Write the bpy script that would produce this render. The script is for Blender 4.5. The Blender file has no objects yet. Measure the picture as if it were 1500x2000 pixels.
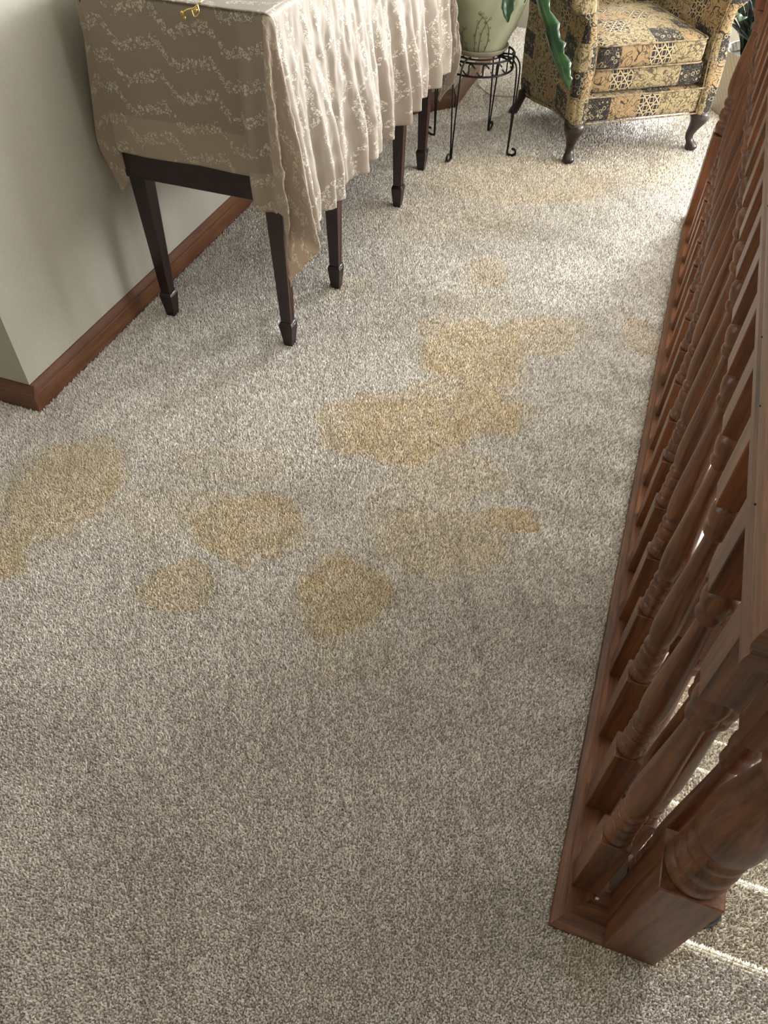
import bpy, bmesh, math, random
import numpy as np
from mathutils import Vector, Matrix

rng = np.random.default_rng(7)
random.seed(7)
S = bpy.context.scene
COL = S.collection

# ------------------------------------------------------------------ camera
cam_d = bpy.data.cameras.new('camera')
cam_d.sensor_fit = 'HORIZONTAL'
cam_d.sensor_width = 36.0
cam_d.lens = 1470 / 1500 * 36.0
cam_d.clip_start = 0.02
cam = bpy.data.objects.new('camera', cam_d)
COL.objects.link(cam)
R3 = Matrix(((0.94104914, 0.33801573, 0.01311024),
             (-0.26103027, 0.70097649, 0.66369809),
             (0.21515042, -0.62799469, 0.74788567))).transposed()
cam.matrix_world = Matrix.Translation((0, 0, 1.463)) @ R3.to_4x4()
S.camera = cam

# ------------------------------------------------------------------ world, lights, exposure
w = bpy.data.worlds.new('world')
S.world = w
w.use_nodes = True
w.node_tree.nodes['Background'].inputs[0].default_value = (0.75, 0.85, 1.0, 1)
w.node_tree.nodes['Background'].inputs[1].default_value = 1.0
S.view_settings.view_transform = 'Standard'
S.view_settings.look = 'None'
S.view_settings.gamma = 1.0
S.view_settings.use_curve_mapping = False
S.view_settings.exposure = -0.1


def area(name, loc, target, sx, sy, power, col):
    l = bpy.data.lights.new(name, 'AREA')
    l.shape = 'RECTANGLE'
    l.size, l.size_y, l.energy, l.color = sx, sy, power, col
    o = bpy.data.objects.new(name, l)
    COL.objects.link(o)
    o.location = loc
    o.rotation_euler = (Vector(target) - Vector(loc)).to_track_quat('-Z', 'Y').to_euler()
    return o


# daylight through the windows
area('daylight_far_window', (1.35, 6.5, 1.45), (1.35, 0, 1.45), 0.9, 1.6, 760, (0.90, 0.95, 1.0))
area('daylight_right_window', (4.75, 4.5, 1.35), (0, 4.5, 1.35), 2.4, 1.7, 470, (0.95, 0.98, 1.0))
area('daylight_entry_sidelight', (1.46, 2.62, -0.85), (0, 2.62, -0.9), 0.6, 1.2, 50, (1.0, 0.97, 0.92))
area('daylight_hall_window', (-3.5, -0.1, 1.5), (0, -0.1, 1.2), 1.4, 1.2, 26, (1.0, 0.96, 0.90))
area('daylight_entry_window', (2.85, 1.95, 1.5), (0, 1.95, 1.3), 1.7, 1.4, 88, (0.97, 0.98, 1.0))


# ------------------------------------------------------------------ materials
def new_mat(name):
    m = bpy.data.materials.new(name)
    m.use_nodes = True
    nt = m.node_tree
    b = nt.nodes['Principled BSDF']
    return m, nt, b


def N(nt, t, **k):
    n = nt.nodes.new(t)
    for a, v in k.items():
        setattr(n, a, v)
    return n


def ramp(nt, fac, stops):
    r = N(nt, 'ShaderNodeValToRGB')
    e = r.color_ramp.elements
    while len(e) < len(stops):
        e.new(0.5)
    for i, (p, c) in enumerate(stops):
        e[i].position = p
        e[i].color = (*c, 1) if len(c) == 3 else c
    nt.links.new(fac, r.inputs[0])
    return r


def mathn(nt, op, a, b=None, clamp=False):
    n = N(nt, 'ShaderNodeMath', operation=op)
    n.use_clamp = clamp
    for i, v in enumerate((a, b)):
        if v is None:
            continue
        if isinstance(v, (int, float)):
            n.inputs[i].default_value = v
        else:
            nt.links.new(v, n.inputs[i])
    return n.outputs[0]


def mixc(nt, f, a, b, mode='MIX'):
    n = N(nt, 'ShaderNodeMix', data_type='RGBA', blend_type=mode)
    for s, v in ((0, f), (6, a), (7, b)):
        if isinstance(v, (int, float)):
            n.inputs[s].default_value = v
        elif isinstance(v, tuple):
            n.inputs[s].default_value = (*v, 1)
        else:
            nt.links.new(v, n.inputs[s])
    return n.outputs[2]


def plain(name, col, rough=0.5, metal=0.0, var=0.12, scale=30, bump=0.0, spec=0.5):
    m, nt, b = new_mat(name)
    tc = N(nt, 'ShaderNodeTexCoord')
    n = N(nt, 'ShaderNodeTexNoise')
    n.inputs['Scale'].default_value = scale
    n.inputs['Detail'].default_value = 4
    nt.links.new(tc.outputs['Object'], n.inputs['Vector'])
    r = ramp(nt, n.outputs[0], [(0.3, tuple(c * (1 - var) for c in col)), (0.7, tuple(min(1, c * (1 + var)) for c in col))])
    nt.links.new(r.outputs[0], b.inputs['Base Color'])
    b.inputs['Roughness'].default_value = rough
    b.inputs['Metallic'].default_value = metal
    b.inputs['Specular IOR Level'].default_value = spec
    if bump:
        bp = N(nt, 'ShaderNodeBump')
        bp.inputs['Strength'].default_value = bump
        bp.inputs['Distance'].default_value = 0.002
        nt.links.new(n.outputs[0], bp.inputs['Height'])
        nt.links.new(bp.outputs[0], b.inputs['Normal'])
    return m


def wood(name, axis, dark, light, rough=0.38, freq=1.0):
    m, nt, b = new_mat(name)
    tc = N(nt, 'ShaderNodeTexCoord')
    oi = N(nt, 'ShaderNodeObjectInfo')
    add = N(nt, 'ShaderNodeVectorMath', operation='ADD')
    sc = N(nt, 'ShaderNodeVectorMath', operation='SCALE')
    cmb = N(nt, 'ShaderNodeCombineXYZ')
    for i in range(3):
        nt.links.new(oi.outputs['Random'], cmb.inputs[i])
    nt.links.new(cmb.outputs[0], sc.inputs[0])
    sc.inputs['Scale'].default_value = 7.3
    nt.links.new(tc.outputs['Object'], add.inputs[0])
    nt.links.new(sc.outputs[0], add.inputs[1])
    mp = N(nt, 'ShaderNodeMapping')
    s = [38 * freq, 38 * freq, 38 * freq]
    s['xyz'.index(axis)] = 2.2 * freq
    mp.inputs['Scale'].default_value = s
    nt.links.new(add.outputs[0], mp.inputs[0])
    n1 = N(nt, 'ShaderNodeTexNoise')
    n1.inputs['Scale'].default_value = 1.0
    n1.inputs['Detail'].default_value = 3
    n1.inputs['Distortion'].default_value = 1.2
    nt.links.new(mp.outputs[0], n1.inputs['Vector'])
    mp2 = N(nt, 'ShaderNodeMapping')
    s2 = [x * 7 for x in s]
    s2['xyz'.index(axis)] = 14 * freq
    mp2.inputs['Scale'].default_value = s2
    nt.links.new(add.outputs[0], mp2.inputs[0])
    n2 = N(nt, 'ShaderNodeTexNoise')
    n2.inputs['Scale'].default_value = 1.0
    n2.inputs['Detail'].default_value = 2
    nt.links.new(mp2.outputs[0], n2.inputs['Vector'])
    f = mathn(nt, 'ADD', mathn(nt, 'MULTIPLY', n1.outputs[0], 0.62), mathn(nt, 'MULTIPLY', n2.outputs[0], 0.38))
    r = ramp(nt, f, [(0.36, dark), (0.5, tuple((a + c) / 2 for a, c in zip(dark, light))), (0.64, light)])
    nt.links.new(r.outputs[0], b.inputs['Base Color'])
    b.inputs['Roughness'].default_value = rough
    b.inputs['Specular IOR Level'].default_value = 0.55
    bp = N(nt, 'ShaderNodeBump')
    bp.inputs['Strength'].default_value = 0.12
    bp.inputs['Distance'].default_value = 0.001
    nt.links.new(f, bp.inputs['Height'])
    nt.links.new(bp.outputs[0], b.inputs['Normal'])
    return m


OAK_D, OAK_L = (0.052, 0.017, 0.006), (0.185, 0.068, 0.023)
oak = {a: wood('oak_' + a, a, OAK_D, OAK_L) for a in 'xyz'}
bb_wood = {a: wood('baseboard_wood_' + a, a, (0.075, 0.027, 0.011), (0.14, 0.055, 0.022), 0.3) for a in 'xy'}
mahog = {a: wood('mahogany_' + a, a, (0.008, 0.003, 0.003), (0.022, 0.007, 0.006), 0.3) for a in 'xyz'}
m_inlay = plain('inlay_line', (0.16, 0.05, 0.03), 0.35)
m_wall = plain('painted_wall', (0.36, 0.335, 0.27), 0.75, var=0.03, scale=120, bump=0.15)
m_ceil = plain('white_ceiling', (0.75, 0.74, 0.70), 0.9, var=0.03, scale=90)
m_white = plain('white_paint', (0.8, 0.79, 0.76), 0.6, var=0.03)
m_tile = plain('entry_vinyl', (0.75, 0.72, 0.66), 0.4, var=0.06, scale=12)
m_iron = plain('black_iron', (0.018, 0.017, 0.016), 0.45, 0.6, var=0.2)
m_leg = plain('dark_chair_wood', (0.026, 0.014, 0.010), 0.28, var=0.3, scale=40)
m_black = plain('black_rubber', (0.012, 0.012, 0.013), 0.5)
m_brass = plain('brass', (0.62, 0.45, 0.16), 0.3, 1.0)
m_soil = plain('soil', (0.03, 0.022, 0.015), 0.9, var=0.4, bump=0.8)
m_saucer = plain('saucer', (0.42, 0.36, 0.28), 0.35)
m_chip = plain('white_chip', (0.8, 0.78, 0.74), 0.5)


def carpet_mat(name, tint=(1, 1, 1)):
    m, nt, b = new_mat(name)
    g = N(nt, 'ShaderNodeNewGeometry')
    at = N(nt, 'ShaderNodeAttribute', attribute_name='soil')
    A = tuple(x * y for x, y in zip((0.45, 0.395, 0.33), tint))
    Bc = tuple(x * y for x, y in zip((0.95, 0.89, 0.80), tint))
    r = ramp(nt, g.outputs['Random Per Island'], [(0.0, A), (0.5, tuple((p + q) / 2 for p, q in zip(A, Bc))), (1.0, Bc)])
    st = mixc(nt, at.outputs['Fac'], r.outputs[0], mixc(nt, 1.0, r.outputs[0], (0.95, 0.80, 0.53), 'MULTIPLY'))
    at2 = N(nt, 'ShaderNodeAttribute', attribute_name='shade')
    st2 = mixc(nt, at2.outputs['Fac'], st, mixc(nt, 1.0, st, (0.78, 0.765, 0.745), 'MULTIPLY'))
    nt.links.new(st2, b.inputs['Base Color'])
    b.inputs['Roughness'].default_value = 0.85
    b.inputs['Specular IOR Level'].default_value = 0.15
    b.inputs['Sheen Weight'].default_value = 0.25
    b.inputs['Sheen Roughness'].default_value = 0.4
    return m


m_carpet = carpet_mat('carpet_yarn')
m_carpet_st = carpet_mat('stair_carpet_yarn', (0.95, 0.92, 0.84))
m_backing = plain('carpet_backing', (0.30, 0.26, 0.20), 0.95, var=0.2, scale=200)


def cloth_mat():
    m, nt, b = new_mat('embroidered_cloth')
    uv = N(nt, 'ShaderNodeUVMap')
    sp = N(nt, 'ShaderNodeSeparateXYZ')
    nt.links.new(uv.outputs[0], sp.inputs[0])
    u, v = sp.outputs[0], sp.outputs[1]
    # wavy rows, spaced 0.105 in v, period 0.165 in u
    wv = mathn(nt, 'MULTIPLY', mathn(nt, 'SINE', mathn(nt, 'MULTIPLY', u, 2 * math.pi / 0.15)), 0.018)
    wv2 = mathn(nt, 'MULTIPLY', mathn(nt, 'SINE', mathn(nt, 'MULTIPLY', u, 4 * math.pi / 0.15)), 0.007)
    vv = mathn(nt, 'ADD', mathn(nt, 'ADD', v, mathn(nt, 'ADD', wv, wv2)), mathn(nt, 'MULTIPLY', u, 0.20))
    fr = mathn(nt, 'ABSOLUTE', mathn(nt, 'SUBTRACT', mathn(nt, 'FRACT', mathn(nt, 'DIVIDE', vv, 0.076)), 0.5))
    nz = N(nt, 'ShaderNodeTexNoise')
    nz.inputs['Scale'].default_value = 70
    nz.inputs['Detail'].default_value = 1
    nt.links.new(uv.outputs[0], nz.inputs['Vector'])
    band = mathn(nt, 'LESS_THAN', mathn(nt, 'ADD', fr, mathn(nt, 'MULTIPLY', mathn(nt, 'SUBTRACT', nz.outputs[0], 0.5), 0.5)), 0.17)
    vo = N(nt, 'ShaderNodeTexVoronoi', feature='F1')
    vo.inputs['Scale'].default_value = 125
    nt.links.new(uv.outputs[0], vo.inputs['Vector'])
    ring = mathn(nt, 'LESS_THAN', mathn(nt, 'ABSOLUTE', mathn(nt, 'SUBTRACT', vo.outputs['Distance'], 0.42)), 0.085)
    sepc = N(nt, 'ShaderNodeSeparateColor')
    nt.links.new(vo.outputs['Color'], sepc.inputs[0])
    dot = mathn(nt, 'MULTIPLY', mathn(nt, 'LESS_THAN', vo.outputs['Distance'], 0.36), mathn(nt, 'GREATER_THAN', sepc.outputs[0], 0.80))
    emb = mathn(nt, 'MULTIPLY', band, mathn(nt, 'MAXIMUM', ring, dot))
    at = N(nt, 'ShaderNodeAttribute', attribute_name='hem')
    wn = N(nt, 'ShaderNodeTexNoise')
    wn.inputs['Scale'].default_value = 900
    nt.links.new(uv.outputs[0], wn.inputs['Vector'])
    base0 = mixc(nt, wn.outputs[0], (0.36, 0.29, 0.22), (0.45, 0.37, 0.287))
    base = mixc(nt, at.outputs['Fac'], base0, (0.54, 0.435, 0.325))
    colr = mixc(nt, mathn(nt, 'MULTIPLY', emb, 0.72), base, (0.92, 0.84, 0.70))
    nt.links.new(colr, b.inputs['Base Color'])
    b.inputs['Roughness'].default_value = 0.62
    b.inputs['Sheen Weight'].default_value = 0.3
    bp = N(nt, 'ShaderNodeBump')
    bp.inputs['Strength'].default_value = 0.7
    bp.inputs['Distance'].default_value = 0.002
    nt.links.new(emb, bp.inputs['Height'])
    nt.links.new(bp.outputs[0], b.inputs['Normal'])
    # thin cloth lets light through
    tr = N(nt, 'ShaderNodeBsdfTranslucent')
    nt.links.new(colr, tr.inputs[0])
    mx = N(nt, 'ShaderNodeMixShader')
    mx.inputs[0].default_value = 0.38
    out = nt.nodes['Material Output']
    nt.links.new(b.outputs[0], mx.inputs[1])
    nt.links.new(tr.outputs[0], mx.inputs[2])
    nt.links.new(mx.outputs[0], out.inputs[0])
    return m


m_cloth = cloth_mat()


def tapestry():
    m, nt, b = new_mat('tapestry')
    uv = N(nt, 'ShaderNodeUVMap')
    sp = N(nt, 'ShaderNodeSeparateXYZ')
    nt.links.new(uv.outputs[0], sp.inputs[0])
    u, v = sp.outputs[0], sp.outputs[1]
    row = mathn(nt, 'FLOOR', mathn(nt, 'DIVIDE', mathn(nt, 'SUBTRACT', v, 0.07), 0.1))
    off = mathn(nt, 'MULTIPLY', mathn(nt, 'MODULO', row, 2.0), -0.15)
    wob = N(nt, 'ShaderNodeTexNoise')
    wob.inputs['Scale'].default_value = 60
    nt.links.new(uv.outputs[0], wob.inputs['Vector'])
    uu = mathn(nt, 'ADD', mathn(nt, 'ADD', u, mathn(nt, 'ADD', off, 0.13 + 0.58)), mathn(nt, 'MULTIPLY', wob.outputs[0], 0.004))
    t = mathn(nt, 'FRACT', mathn(nt, 'DIVIDE', uu, 0.58))

    def curls(scale, width, dist, w0=0.0):
        mp = N(nt, 'ShaderNodeMapping')
        mp.inputs['Location'].default_value = (w0, w0, 0)
        nt.links.new(uv.outputs[0], mp.inputs[0])
        n = N(nt, 'ShaderNodeTexNoise')
        n.inputs['Scale'].default_value = scale
        n.inputs['Detail'].default_value = 0
        n.inputs['Distortion'].default_value = dist
        nt.links.new(mp.outputs[0], n.inputs['Vector'])
        return mathn(nt, 'LESS_THAN', mathn(nt, 'ABSOLUTE', mathn(nt, 'SUBTRACT', n.outputs[0], 0.5)), width)

    gn = N(nt, 'ShaderNodeTexNoise')
    gn.inputs['Scale'].default_value = 380
    nt.links.new(uv.outputs[0], gn.inputs['Vector'])
    # dark floral
    vo = N(nt, 'ShaderNodeTexVoronoi', feature='F1')
    vo.inputs['Scale'].default_value = 42
    nt.links.new(uv.outputs[0], vo.inputs['Vector'])
    pet = mathn(nt, 'LESS_THAN', mathn(nt, 'ABSOLUTE', mathn(nt, 'SUBTRACT', vo.outputs['Distance'], 0.30)), 0.05)
    dk = mixc(nt, mathn(nt, 'MAXIMUM', pet, curls(46, 0.012, 1.5)), (0.026, 0.021, 0.019), (0.36, 0.29, 0.175))
    # tan with dark branching scrolls
    tan = mixc(nt, gn.outputs[0], (0.25, 0.160, 0.076), (0.42, 0.29, 0.145))
    tan = mixc(nt, mathn(nt, 'MAXIMUM', curls(15, 0.034, 2.6, 3.1), mathn(nt, 'MULTIPLY', curls(32, 0.03, 1.5, 1.7), 0.7)), tan, (0.045, 0.032, 0.022))
    # dark lattice: crossed diagonals
    d1 = mathn(nt, 'ABSOLUTE', mathn(nt, 'SUBTRACT', mathn(nt, 'FRACT', mathn(nt, 'DIVIDE', mathn(nt, 'ADD', u, mathn(nt, 'MULTIPLY', v, 0.8)), 0.048)), 0.5))
    d2 = mathn(nt, 'ABSOLUTE', mathn(nt, 'SUBTRACT', mathn(nt, 'FRACT', mathn(nt, 'DIVIDE', mathn(nt, 'SUBTRACT', u, mathn(nt, 'MULTIPLY', v, 0.8)), 0.048)), 0.5))
    lat = mathn(nt, 'MAXIMUM', mathn(nt, 'LESS_THAN', d1, 0.07), mathn(nt, 'LESS_THAN', d2, 0.07))
    lat = mathn(nt, 'MAXIMUM', lat, mathn(nt, 'LESS_THAN', mathn(nt, 'ABSOLUTE', mathn(nt, 'SUBTRACT', mathn(nt, 'ADD', d1, d2), 0.62)), 0.07))
    lt = mixc(nt, lat, (0.032, 0.025, 0.022), (0.46, 0.36, 0.21))
    # khaki with olive swirls
    kh = mixc(nt, gn.outputs[0], (0.27, 0.20, 0.10), (0.44, 0.345, 0.19))
    kh = mixc(nt, mathn(nt, 'MULTIPLY', mathn(nt, 'MAXIMUM', curls(24, 0.05, 2.4, 5.5), curls(48, 0.03, 1.2, 8.5)), 0.9), kh, (0.075, 0.06, 0.033))

    c = mixc(nt, mathn(nt, 'GREATER_THAN', t, 0.22), dk, tan)
    c = mixc(nt, mathn(nt, 'GREATER_THAN', t, 0.45), c, lt)
    c = mixc(nt, mathn(nt, 'GREATER_THAN', t, 0.62), c, kh)
    nt.links.new(c, b.inputs['Base Color'])
    b.inputs['Roughness'].default_value = 0.85
    b.inputs['Sheen Weight'].default_value = 0.08
    b.inputs['Specular IOR Level'].default_value = 0.2
    bp = N(nt, 'ShaderNodeBump')
    bp.inputs['Strength'].default_value = 0.3
    bp.inputs['Distance'].default_value = 0.0015
    nt.links.new(gn.outputs[0], bp.inputs['Height'])
    nt.links.new(bp.outputs[0], b.inputs['Normal'])
    return m


m_tap = tapestry()
m_welt = plain('welt_cord', (0.27, 0.20, 0.11), 0.85, var=0.75, scale=45)


def leaf_mat(name, c1, c2, rough=0.3):
    m, nt, b = new_mat(name)
    tc = N(nt, 'ShaderNodeTexCoord')
    n = N(nt, 'ShaderNodeTexNoise')
    n.inputs['Scale'].default_value = 14
    n.inputs['Detail'].default_value = 3
    nt.links.new(tc.outputs['Object'], n.inputs['Vector'])
    r = ramp(nt, n.outputs[0], [(0.42, c1), (0.6, c2)])
    nt.links.new(r.outputs[0], b.inputs['Base Color'])
    b.inputs['Roughness'].default_value = rough
    b.inputs['Specular IOR Level'].default_value = 0.7
    return m


m_leaf = leaf_mat('green_leaf', (0.010, 0.045, 0.013), (0.026, 0.095, 0.024), 0.16)
m_varieg = leaf_mat('variegated_leaf', (0.03, 0.10, 0.035), (0.55, 0.58, 0.36), 0.3)
m_dleaf = leaf_mat('dark_strap_leaf', (0.008, 0.012, 0.010), (0.02, 0.035, 0.02), 0.25)


def celadon():
    m, nt, b = new_mat('celadon_glaze')
    tc = N(nt, 'ShaderNodeTexCoord')
    n = N(nt, 'ShaderNodeTexNoise')
    n.inputs['Scale'].default_value = 6
    nt.links.new(tc.outputs['Object'], n.inputs['Vector'])
    r = ramp(nt, n.outputs[0], [(0.3, (0.30, 0.32, 0.20)), (0.7, (0.42, 0.43, 0.29))])
    nt.links.new(r.outputs[0], b.inputs['Base Color'])
    b.inputs['Roughness'].default_value = 0.3
    return m


def woven():
    m, nt, b = new_mat('woven_planter')
    tc = N(nt, 'ShaderNodeTexCoord')
    mp = N(nt, 'ShaderNodeMapping')
    mp.inputs['Rotation'].default_value = (0, 0.5, 0)
    nt.links.new(tc.outputs['Object'], mp.inputs[0])
    wv = N(nt, 'ShaderNodeTexWave')
    wv.inputs['Scale'].default_value = 22
    wv.inputs['Distortion'].default_value = 2
    nt.links.new(mp.outputs[0], wv.inputs['Vector'])
    r = ramp(nt, wv.outputs[0], [(0.3, (0.31, 0.275, 0.215)), (0.9, (0.36, 0.32, 0.255))])
    nt.links.new(r.outputs[0], b.inputs['Base Color'])
    b.inputs['Roughness'].default_value = 0.7
    bp = N(nt, 'ShaderNodeBump')
    bp.inputs['Strength'].default_value = 0.3
    bp.inputs['Distance'].default_value = 0.003
    nt.links.new(wv.outputs[0], bp.inputs['Height'])
    nt.links.new(bp.outputs[0], b.inputs['Normal'])
    return m


m_pot = celadon()
m_sprig = plain('sprig_glaze', (0.16, 0.14, 0.07), 0.35)
m_planter = woven()


# ------------------------------------------------------------------ mesh helpers
class MB:
    def __init__(self):
        self.v, self.f = [], []

    def add(self, vs, fs):
        o = len(self.v)
        self.v += [tuple(p) for p in vs]
        self.f += [tuple(i + o for i in f) for f in fs]
        return self

    def box(self, x0, x1, y0, y1, z0, z1):
        vs = [(x, y, z) for z in (z0, z1) for y in (y0, y1) for x in (x0, x1)]
        return self.add(vs, [(0, 2, 3, 1), (4, 5, 7, 6), (0, 1, 5, 4), (2, 6, 7, 3), (0, 4, 6, 2), (1, 3, 7, 5)])

    def loft(self, rings, close=True, caps=True):
        n = len(rings[0])
        vs = [p for r in rings for p in r]
        fs = []
        for i in range(len(rings) - 1):
            for j in range(n if close else n - 1):
                k = (j + 1) % n
                fs.append((i * n + j, i * n + k, (i + 1) * n + k, (i + 1) * n + j))
        if caps and close:
            fs.append(tuple(reversed(range(n))))
            fs.append(tuple(range((len(rings) - 1) * n, len(rings) * n)))
        return self.add(vs, fs)

    def lathe(self, prof, cx=0, cy=0, n=28, caps=True):
        rings = [[(cx + r * math.cos(2 * math.pi * j / n), cy + r * math.sin(2 * math.pi * j / n), z) for j in range(n)] for r, z in prof]
        return self.loft(rings, True, caps)

    def frustum(self, cx, cy, z0, hx0, hy0, z1, hx1, hy1):
        r = [[(cx - a, cy - b, z), (cx + a, cy - b, z), (cx + a, cy + b, z), (cx - a, cy + b, z)] for a, b, z in ((hx0, hy0, z0), (hx1, hy1, z1))]
        return self.loft(r)

    def tube(self, pts, rad, n=8, closed=False):
        pts = [Vector(p) for p in pts]
        rings = []
        m = len(pts)
        up = None
        for i, p in enumerate(pts):
            if closed:
                d = pts[(i + 1) % m] - pts[i - 1]
            else:
                d = pts[min(i + 1, m - 1)] - pts[max(i - 1, 0)]
            d.normalize()
            if up is None:
                up = Vector((0, 0, 1)) if abs(d.z) < 0.9 else Vector((1, 0, 0))
            s = d.cross(up).normalized()
            up = s.cross(d).normalized()
            r = rad[i] if isinstance(rad, (list, tuple)) else rad
            rings.append([p + (s * math.cos(2 * math.pi * j / n) + up * math.sin(2 * math.pi * j / n)) * r for j in range(n)])
        if closed:
            rings.append(rings[0])
            return self.loft(rings, True, False)
        return self.loft(rings)

    def build(self, name, mat, parent=None, smooth=False, bevel=0.0, seg=2, angle=40):
        me = bpy.data.meshes.new(name)
        me.from_pydata([tuple(p) for p in self.v], [], self.f)
        bm = bmesh.new()
        bm.from_mesh(me)
        bmesh.ops.recalc_face_normals(bm, faces=bm.faces)
        if bevel:
            es = [e for e in bm.edges if len(e.link_faces) == 2 and e.calc_face_angle(0) > math.radians(30)]
            bmesh.ops.bevel(bm, geom=es, offset=bevel, segments=seg, affect='EDGES', profile=0.5)
        bm.to_mesh(me)
        bm.free()
        me.materials.append(mat)
        if smooth or bevel:
            for p in me.polygons:
                p.use_smooth = True
            me.set_sharp_from_angle(angle=math.radians(angle))
        o = bpy.data.objects.new(name, me)
        COL.objects.link(o)
        if parent:
            o.parent = parent
        return o


def boxuv(o):
    me = o.data
    uvl = me.uv_layers.new(name='UVMap')
    for p in me.polygons:
        n = p.normal
        a = max(range(3), key=lambda i: abs(n[i]))
        for li in p.loop_indices:
            c = me.vertices[me.loops[li].vertex_index].co
            uvl.data[li].uv = ((c.y, c.z), (c.x, c.z), (c.x, c.y))[a]
    return o


def thing(name, label, cat, loc=(0, 0, 0), rotz=0, group=None):
    o = bpy.data.objects.new(name, None)
    o.empty_display_size = 0.1
    COL.objects.link(o)
    o.location = loc
    o.rotation_euler = (0, 0, rotz)
    o['label'], o['category'] = label, cat
    if group:
        o['group'] = group
    return o


def tag(o, label, cat, kind=None):
    o['label'], o['category'] = label, cat
    if kind:
        o['kind'] = kind
    return o


def struct(o):
    o['kind'] = 'structure'
    return o


def catmull(pts, per=6, closed=False):
    pts = [np.array(p, float) for p in pts]
    out = []
    m = len(pts)
    rngi = range(m) if closed else range(m - 1)
    for i in rngi:
        p0 = pts[(i - 1) % m] if closed or i > 0 else pts[i]
        p1, p2 = pts[i], pts[(i + 1) % m]
        p3 = pts[(i + 2) % m] if closed or i + 2 < m else pts[i + 1]
        for k in range(per):
            t = k / per
            out.append(0.5 * ((2 * p1) + (-p0 + p2) * t + (2 * p0 - 5 * p1 + 4 * p2 - p3) * t * t + (-p0 + 3 * p1 - 3 * p2 + p3) * t ** 3))
    if not closed:
        out.append(pts[-1])
    return out


def rbox(cx, cy, cz, sx, sy, sz, r, n=8, puff=(0, 0, 0)):
    """rounded box with optional puffed faces"""
    bm = bmesh.new()
    bmesh.ops.create_cube(bm, size=2.0)
    bmesh.ops.subdivide_edges(bm, edges=bm.edges[:], cuts=n, use_grid_fill=True)
    mb = MB()
    bm.verts.ensure_lookup_table()
    H = (sx / 2, sy / 2, sz / 2)
    vs = []
    for q in bm.verts:
        # spread samples towards the edges
        p = [math.copysign(abs(c) ** 0.75, c) * h for c, h in zip(q.co, H)]
        cl = [max(-(h - r), min(h - r, c)) for c, h in zip(p, H)]
        d = Vector([a - c for a, c in zip(p, cl)])
        L = d.length
        if L > 1e-9:
            p = [c + x / L * min(r, L if sum(abs(x) > 1e-9 for x in d) == 1 else r) for c, x in zip(cl, d)]
        for a in range(3):
            if puff[a]:
                b1, b2 = [k for k in range(3) if k != a]
                f = (1 - (p[b1] / H[b1]) ** 2) * (1 - (p[b2] / H[b2]) ** 2)
                p[a] += puff[a] * max(0, f) * (p[a] / H[a])
        vs.append((cx + p[0], cy + p[1], cz + p[2]))
    bm.verts.index_update()
    mb.add(vs, [tuple(v.index for v in f.verts) for f in bm.faces])
    bm.free()
    return mb


# ------------------------------------------------------------------ numpy value noise
_tab = rng.random((256, 256))


def vnoise(x, y, s, oct=3):
    t, a, tot = 0, 1, 0
    for o in range(oct):
        X, Y = x * s + 17.3 * o, y * s + 5.1 * o
        xi, yi = np.floor(X).astype(int), np.floor(Y).astype(int)
        fx, fy = X - xi, Y - yi
        fx, fy = fx * fx * (3 - 2 * fx), fy * fy * (3 - 2 * fy)
        g = lambda i, j: _tab[(xi + i) % 256, (yi + j) % 256]
        t = t + a * ((g(0, 0) * (1 - fx) + g(1, 0) * fx) * (1 - fy) + (g(0, 1) * (1 - fx) + g(1, 1) * fx) * fy)
        tot += a
        a *= 0.5
        s *= 2
    return t / tot


# ------------------------------------------------------------------ room shell
XL, YC = -1.51, 1.262            # left wall plane, near corner of the left wall
YE = 0.475                       # edge of the upper floor at the stairs
fl = MB()
fl.box(-3.3, 0.262, -3.3, YE, -0.22, -0.004)
fl.box(0.262, 1.35, -3.3, YE - 0.05, -0.22, -0.004)
fl.box(-3.3, 0.262, YE, 3.05, -0.22, -0.004)
fl.box(-3.3, 4.6, 3.05, 6.4, -0.22, -0.004)
struct(fl.build('floor', m_backing))
ce = MB().box(-3.3, 4.6, -3.3, 6.43, 2.42, 2.5)
struct(ce.build('ceiling', m_ceil))

wl = MB()   # left wall: block beside the side hall, then the splayed return
pl = [(-1.51, YC), (-1.51, 3.40), (-1.015, 3.895), (-1.015, 6.35), (-3.3, 6.35), (-3.3, YC)]
wl.loft([[(x, y, z) for x, y in pl] for z in (-0.05, 2.42)])
struct(wl.build('wall_left', m_wall))


def wall_open(name, axis, pos, th, a0, a1, z0, z1, o0, o1, oz0, oz1):
    mb = MB()
    for (p, q, r, s) in ((a0, o0, z0, z1), (o1, a1, z0, z1), (o0, o1, z0, oz0), (o0, o1, oz1, z1)):
        if axis == 'x':
            mb.box(pos, pos + th, p, q, r, s)
        else:
            mb.box(p, q, pos, pos + th, r, s)
    return struct(mb.build(name, m_wall))


def window(name, axis, pos, o0, o1, z0, z1, nm):
    root = MB()
    f = 0.05

    def bx(mb, a, b, c, d, e=0.0):
        if axis == 'x':
            mb.box(pos - 0.01 + e, pos + 0.09 - e, a, b, c, d)
        else:
            mb.box(a, b, pos - 0.01 + e, pos + 0.09 - e, c, d)
    bx(root, o0, o1, z0, z0 + f)
    bx(root, o0, o1, z1 - f, z1)
    bx(root, o0, o0 + f, z0 + f, z1 - f)
    bx(root, o1 - f, o1, z0 + f, z1 - f)
    o = struct(root.build(name, oak['z']))
    for k in range(1, nm + 1):
        c = o0 + (o1 - o0) * k / (nm + 1)
        mb = MB()
        bx(mb, c - 0.025, c + 0.025, z0 + f, z1 - f, 0.02)
        mb.build('mullion', oak['z'], o)


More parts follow.
